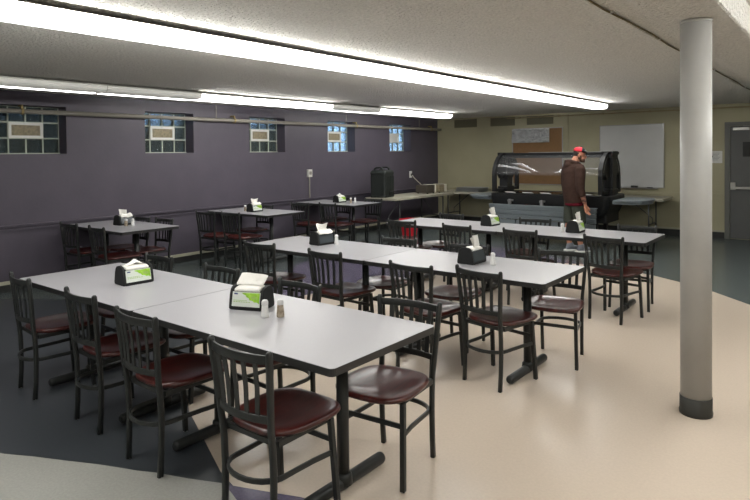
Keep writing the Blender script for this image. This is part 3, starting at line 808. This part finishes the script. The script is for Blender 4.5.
# drink dispenser
u = empty('drink_dispenser', (-7.42, 9.52, .74), R(12)); tag(u, 'tall black insulated drink dispenser on the left end of the folding table', 'drink dispenser')
rs = [[Vector((x, y, z)) for x, y in rrect(w_, d_, .035)] for w_, d_, z in ((.33, .42, .0), (.34, .44, .02), (.34, .44, .04), (.33, .42, .05), (.33, .42, .46), (.34, .44, .47), (.34, .44, .50), (.31, .40, .53), (.28, .38, .54))]
MB().rings(rs, smooth=False).build('body', 'urn', u)
for k in range(2):
    for s in (-1, 1):
        y = s*.15
        b = MB(); b.tube([(-.09, y, .53), (-.085, y, .575), (-.04, y, .595), (.04, y, .595), (.085, y, .575), (.09, y, .53)], SQ(.014, .03), up=(0, 1, 0), smooth=False)
        if k == 0: b.build('latch', 'urn', u, bevel=.004)
b = MB(); b.b2((-.05, -.05, .54), (.05, .05, .56)); b.build('cap', 'urn', u, bevel=.006)
b = MB(); b.b2((.16, -.04, .05), (.25, .04, .12)); b.tube([(.24, 0, .10), (.24, 0, .03)], .012); b.build('spigot', 'blackm', u, bevel=.004)
b = MB()
for k in range(6): b.b2((.163, -.19+k*.075, .12), (.171, -.18+k*.075, .42))
b.build('side_rib', 'urn', u)
# appliances
t = empty('toaster_oven', (-7.28, 10.88, .74), R(90)); t.scale = (1, 1, .86); tag(t, 'dark boxy toaster with a cream front panel on the folding table', 'toaster')
MB().b2((-.17, -.15, .02), (.13, .15, .215)).build('body', 'toaster', t, bevel=.01)
b = MB(); b.b2((.13, -.16, .01), (.165, .16, .22)); b.build('front_panel', 'creamplastic', t, bevel=.006)
b = MB(); b.lathe([(.018, 0), (.018, .02)], n=12); o = b.build('knob', 'blackm', t); o.rotation_euler = (0, R(90), 0); o.location = (.165, -.08, .08)
b = MB()
for s in (-1, 1):
    for q in (-1, 1): b.b2((s*.12-.015, q*.12-.015, 0), (s*.12+.015, q*.12+.015, .02))
b.build('foot', 'blackm', t)
t = empty('toaster_oven', (-7.27, 11.32, .74), R(90)); t.scale = (1, 1, .86); tag(t, 'olive boxy toaster with a white front, right of the darker toaster', 'toaster')
MB().b2((-.16, -.15, .02), (.06, .15, .205)).build('body', 'tanpanel', t, bevel=.01)
b = MB(); b.b2((.06, -.155, .01), (.16, .155, .21)); b.build('front_panel', 'creamplastic', t, bevel=.01)
b = MB(); b.lathe([(.02, 0), (.02, .02)], n=12); o = b.build('knob', 'blackm', t); o.rotation_euler = (0, R(90), 0); o.location = (.16, -.08, .10)
b = MB()
for s in (-1, 1):
    for q in (-1, 1): b.b2((s*.1-.015, q*.12-.015, 0), (s*.1+.015, q*.12+.015, .02))
b.build('foot', 'blackm', t)
for k in range(4):
    b = MB(); rr = rrect(.62-.0*k, .44, .03)
    rs = [[Vector((x*q, y*q, z)) for x, y in rr] for q, z in ((.93, 0), (.98, .016), (1.0, .018), (1.0, .022), (.96, .02), (.92, .004))]
    b.rings(rs, smooth=False)
    o = b.build('serving_tray', 'steel'); o.location = (-6.72+.01*k, 11.88, .742+.0235*k)
    tag(o, ('steel tray at the bottom of the stack on the back corner table', 'second steel tray from the bottom of the corner stack', 'third steel tray from the bottom of the corner stack', 'steel tray on top of the stack on the back corner table')[k], 'tray', 'steel trays stacked on the corner table')
# red bucket
u = empty('red_bucket', (-6.86, 9.78, 0)); tag(u, 'red plastic bucket on the floor behind the left end of the back row', 'bucket')
u.location = (-6.83, 9.62, 0)
rs = [[Vector((x*q, y*q, z)) for x, y in rrect(.31, .32, .06)] for q, z in ((.72, .002), (.98, .30), (1.05, .305), (1.05, .325), (.98, .33), (.94, .32), (.70, .02))]
MB().rings(rs, smooth=False).build('tub', 'red', u)
MB().tube([(-.155, 0, .31), (-.15, -.12, .24), (0, -.175, .2), (.15, -.12, .24), (.155, 0, .31)], .006).build('handle', 'white', u)

# ------------------------------------------------------------------ the man
def voxel(name, b, m_, parent, vs=.007, sm=4):
    o = b.build(name, m_, None, weld=False)
    md = o.modifiers.new('r', 'REMESH'); md.mode = 'VOXEL'; md.voxel_size = vs; md.use_smooth_shade = True
    s2 = o.modifiers.new('s', 'SMOOTH'); s2.iterations = sm; s2.factor = .5
    dg = bpy.context.evaluated_depsgraph_get(); me = bpy.data.meshes.new_from_object(o.evaluated_get(dg))
    o.modifiers.clear(); old = o.data; o.data = me; bpy.data.meshes.remove(old)
    for q in me.polygons: q.use_smooth = True
    if not me.materials: me.materials.append(M[m_])
    if parent: o.parent = parent
    return o
def limb(b, pts, n=14):
    """pts: (x,y,z, rx[, ry]) rings swept along the path"""
    P = [Vector(p[:3]) for p in pts]; rs = []
    for i, p_ in enumerate(P):
        t = (P[min(i+1, len(P)-1)]-P[max(i-1, 0)]).normalized()
        u = Vector((0, 1, 0)) if abs(t.y) < .9 else Vector((0, 0, 1))
        a = u.cross(t).normalized(); c = t.cross(a).normalized()
        ra = pts[i][3]; rb = pts[i][4] if len(pts[i]) > 4 else ra
        rs.append([p_+a*ra*math.cos(2*PI*k/n)+c*rb*math.sin(2*PI*k/n) for k in range(n)])
    b.rings(rs)
man = empty('person', (-3.515, 9.50, 0), R(-38)); man.scale = (1.015, 1.015, 1.015)
tag(man, 'man in brown hoodie, olive shorts and red and black cap facing the salad bar', 'person')
HZ = Vector((.025, .090, 1.53))     # head centre
HR = Matrix.Rotation(R(-32), 3, 'Z') @ Matrix.Rotation(R(-14), 3, 'X')
def hd_(x, y, z): return HZ + HR @ Vector((x, y, z))
body = MB()
# torso, neck
limb(body, [(.01, -.015, .82, .125, .09), (.01, -.015, .95, .14, .105), (0, -.01, 1.05, .14, .10), (0, 0, 1.18, .155, .11), (0, .005, 1.30, .17, .11), (0, 0, 1.37, .15, .09), (0, .0, 1.41, .09, .07), (.005, .025, 1.43, .060, .058), (.016, .06, 1.50, .056, .058)], 20)
# skull, jaw, nose, ears
body.ell(hd_(0, -.005, .03), (.075, .093, .095), 20, 12, rot=HR)
body.ell(hd_(0, .035, -.045), (.056, .055, .062), 16, 10, rot=HR)
body.ell(hd_(0, .085, -.075), (.026, .020, .022), 10, 8, rot=HR)
body.ell(hd_(0, .100, -.012), (.012, .018, .024), 10, 8, rot=HR)
body.ell(hd_(0, .096, -.045), (.022, .010, .008), 10, 6, rot=HR)
for s in (-1, 1):
    body.ell(hd_(s*.077, -.005, -.01), (.010, .02, .032), 10, 8, rot=HR)
    body.ell(hd_(s*.03, .078, .018), (.018, .016, .008), 8, 6, rot=HR)
# legs
for s, fy in ((-1, -.02), (1, .06)):
    x = s*.095
    limb(body, [(x*.7, -.01, .88, .060, .08), (x*.85, fy*.4, .72, .072, .082), (x*1.02, fy*.7, .56, .066, .07), (x*1.02, fy*.8, .48, .058, .06), (x*1.02, fy*.8-.012, .36, .060, .064), (x*1.0, fy*.9-.01, .22, .045, .048), (x, fy, .11, .034, .04), (x, fy, .05, .036, .05)])
    body.ell((x, fy+.06, .045), (.04, .12, .035), 12, 8)
def arm(b, sh_, el, wr, r0=.055, r1=.042, r2_=.034, r3=.027):
    A, B_, C_ = Vector(sh_), Vector(el), Vector(wr)
    limb(b, [(*A, r0), (*A.lerp(B_, .5), .046), (*B_, r1), (*B_.lerp(C_, .3), .042), (*B_.lerp(C_, .7), r2_), (*C_, r3, .022), (*(C_+(C_-B_).normalized()*.03), .024, .03)])
def hand(b, wr, d, side, palm_n):
    """wr wrist, d direction of the hand, side = thumb-side direction"""
    d = Vector(d).normalized(); sd = Vector(side).normalized(); nrm = d.cross(sd).normalized()*palm_n
    W0 = Vector(wr)
    rotm = Matrix((sd, nrm, d)).transposed()
    b.ell(W0+d*.055, (.040, .016, .052), 14, 8, rot=rotm)
    for k, (off, ln, rr) in enumerate(((.028, .070, .0092), (.009, .078, .0094), (-.010, .072, .0090), (-.028, .056, .0082))):
        p0 = W0+d*.085+sd*off*1.0; p1 = p0+d*ln*.45+nrm*.010; p2 = p1+d*ln*.33+nrm*.020; p3 = p2+d*ln*.18+nrm*.020
        limb(b, [(*(p0-d*.03), rr), (*p0, rr*1.05), (*p1, rr), (*p2, rr*.95), (*p3, rr*.75)], 8)
    t0_ = W0+d*.025+sd*.025; t1 = t0_+d*.03+sd*.022+nrm*.006; t2 = t1+d*.03+sd*.006+nrm*.01; t3 = t2+d*.02-sd*.002+nrm*.006
    limb(b, [(*t0_, .013), (*t1, .0115), (*t2, .0105), (*t3, .008)], 8)
RS, RE, RW = (.195, -.01, 1.34), (.240, -.035, 1.05), (.250, .045, .755)
LS, LE, LW = (-.195, .01, 1.34), (-.24, .0, 1.05), (-.235, .09, .77)
arm(body, RS, RE, RW); arm(body, LS, LE, LW)
hand(body, RW, (.06, .18, -1), (-.25, 1, .15), 1)
hand(body, LW, (-.03, .18, -1), (.25, 1, .15), -1)
bo = voxel('body', body, 'skin', man, .0055, 3)
# forearm tattoo
b = MB(); A, B_ = Vector(RE), Vector(RW)
limb(b, [(*A.lerp(B_, .42), .0425), (*A.lerp(B_, .55), .040), (*A.lerp(B_, .7), .0355), (*A.lerp(B_, .92), .0295, .027)]); b.build('tattoo', 'tattoo', man)
# hoodie
b = MB()
limb(b, [(.015, .0, .775, .158, .128), (.015, -.005, .80, .174, .138), (.01, -.01, .90, .182, .148), (.005, -.018, 1.02, .190, .157), (0, -.01, 1.15, .202, .157), (0, -.01, 1.27, .208, .152), (0, -.012, 1.34, .195, .128), (0, -.005, 1.395, .13, .095), (0, 0, 1.43, .085, .08)], 24)
limb(b, [(.170, -.005, 1.345, .075, .078), (.21, -.014, 1.30, .082), (.228, -.024, 1.20, .078), (.242, -.036, 1.07, .070), (.242, -.030, 1.00, .064), (.246, -.006, .90, .058), (.246, -.004, .89, .052)])
limb(b, [(-.170, .005, 1.345, .075, .078), (-.21, .008, 1.30, .082), (-.228, .003, 1.20, .078), (-.240, .0, 1.07, .070), (-.240, .01, 1.00, .064), (-.238, .04, .90, .058), (-.238, .043, .89, .052)])
for k in range(5): b.ell((.015, -.005, .805), (.176, .14, .024), 20, 6)
# hood bunched behind the neck
b.tube([(-.085, .06, 1.375), (-.11, -.01, 1.405), (-.085, -.075, 1.425), (0, -.105, 1.43), (.085, -.075, 1.425), (.11, -.01, 1.405), (.085, .06, 1.375)], .034)
b.ell((0, -.09, 1.375), (.105, .06, .07), 16, 8)
ho = voxel('hoodie', b, 'hoodie', man, .0075, 5)
b = MB(); limb(b, [(.015, -.003, .735, .158, .128), (.015, -.003, .745, .163, .132), (.015, -.003, .80, .165, .134)], 24); b.build('shirt_hem', 'maroon', man)
b = MB()
limb(b, [(0.01, -.02, .93, .140, .11), (0.01, -.015, .86, .15, .115), (0.01, -.01, .78, .152, .118)], 20)
for s, fy in ((-1, -.02), (1, .06)): limb(b, [(s*.065, -.01, .84, .085, .11), (s*.078, fy*.4, .72, .086, .108), (s*.086, fy*.7, .60, .088, .104), (s*.09, fy*.8, .465, .09, .102), (s*.09, fy*.8, .455, .078, .088)], 16)
voxel('shorts', b, 'shorts', man, .0075, 4)
# cap (worn backwards-forwards: dome, brim), hair, beard
b = MB(); n = 24
rs = []
for a in (0, 14, 28, 42, 56, 70, 82):
    rr, zz = math.cos(R(a)), math.sin(R(a))
    rs.append([hd_(.083*rr*math.cos(2*PI*i/n), -.006+.101*rr*math.sin(2*PI*i/n), .048+.078*zz) for i in range(n)])
v = MB(); v.rings(rs)
# front panels (local +y) black, the rest red
fc = []
cp = MB(); cp.v = v.v; cp.f = v.f; cp.sm = v.sm; cp.mi = []
for g in cp.f:
    cc = sum((Vector(cp.v[i]) for i in g), Vector())/len(g); lc = HR.transposed() @ (cc-HZ)
    cp.mi.append(1 if lc.y > .012 else 0)
cap = cp.build('cap', ['redcap', 'blackcap'], man)
b = MB(); pts = []
for i in range(13):
    a = PI*i/12; pts.append((.078*math.cos(a), .06+.075*math.sin(a)))
rs = [[hd_(x, y, .045+dz-.25*max(0, y-.06)-.8*x*x) for x, y in pts] for dz in (0, .006)]
b.rings(rs, smooth=False); b.build('brim', 'blackcap', cap)
b = MB(); b.ell(hd_(0, -.006, .128), (.008, .008, .004), 8, 5); b.build('button', 'blackcap', cap)
b = MB(); b.ell(hd_(.045, .070, .085), (.010, .010, .010), 10, 6, rot=HR); b.build('cap_emblem', 'alu', cap)
b = MB(); b.ell(hd_(0, -.022, .012), (.078, .082, .070), 18, 12, rot=HR); voxel('hair', b, 'hair', man, .006, 1)
b = MB(); b.ell(hd_(0, .050, -.066), (.056, .050, .042), 16, 10, rot=HR); b.ell(hd_(0, .09, -.085), (.028, .020, .022), 10, 8, rot=HR)
for s in (-1, 1): b.ell(hd_(s*.06, .015, -.035), (.016, .028, .042), 10, 8, rot=HR)
voxel('beard', b, 'beard', man, .006, 2)
for s in (-1, 1):
    b = MB(); b.ell(hd_(s*.030, .087, .004), (.012, .006, .006), 10, 6, rot=HR); e = b.build('eye', 'eyewhite', man)
    b = MB(); b.ell(hd_(s*.030, .092, .004), (.005, .003, .005), 8, 6, rot=HR); b.build('pupil', 'hair', e)
for s, fy in ((-1, -.02), (1, .06)):
    b = MB(); x = s*.095
    rs = [[Vector((x+sx*q, fy+.045+sy*q2, z)) for sx, sy in [(.048*math.cos(2*PI*i/20)*(1-.15*math.sin(2*PI*i/20)), .145*math.sin(2*PI*i/20)) for i in range(20)]] for q, q2, z in ((1, 1, .002), (1.04, 1.02, .012), (1.0, 1.0, .028))]
    b.rings(rs); sole = b
    b = MB(); limb(b, [(x, fy+.01, .13, .045, .05), (x, fy+.012, .09, .048, .062), (x, fy+.02, .06, .046, .09)], 16); b.ell((x, fy+.06, .048), (.047, .125, .042), 16, 8)
    sh_ = voxel('shoe', b, 'shoe', man, .006, 2); sole.build('sole', 'white', sh_)
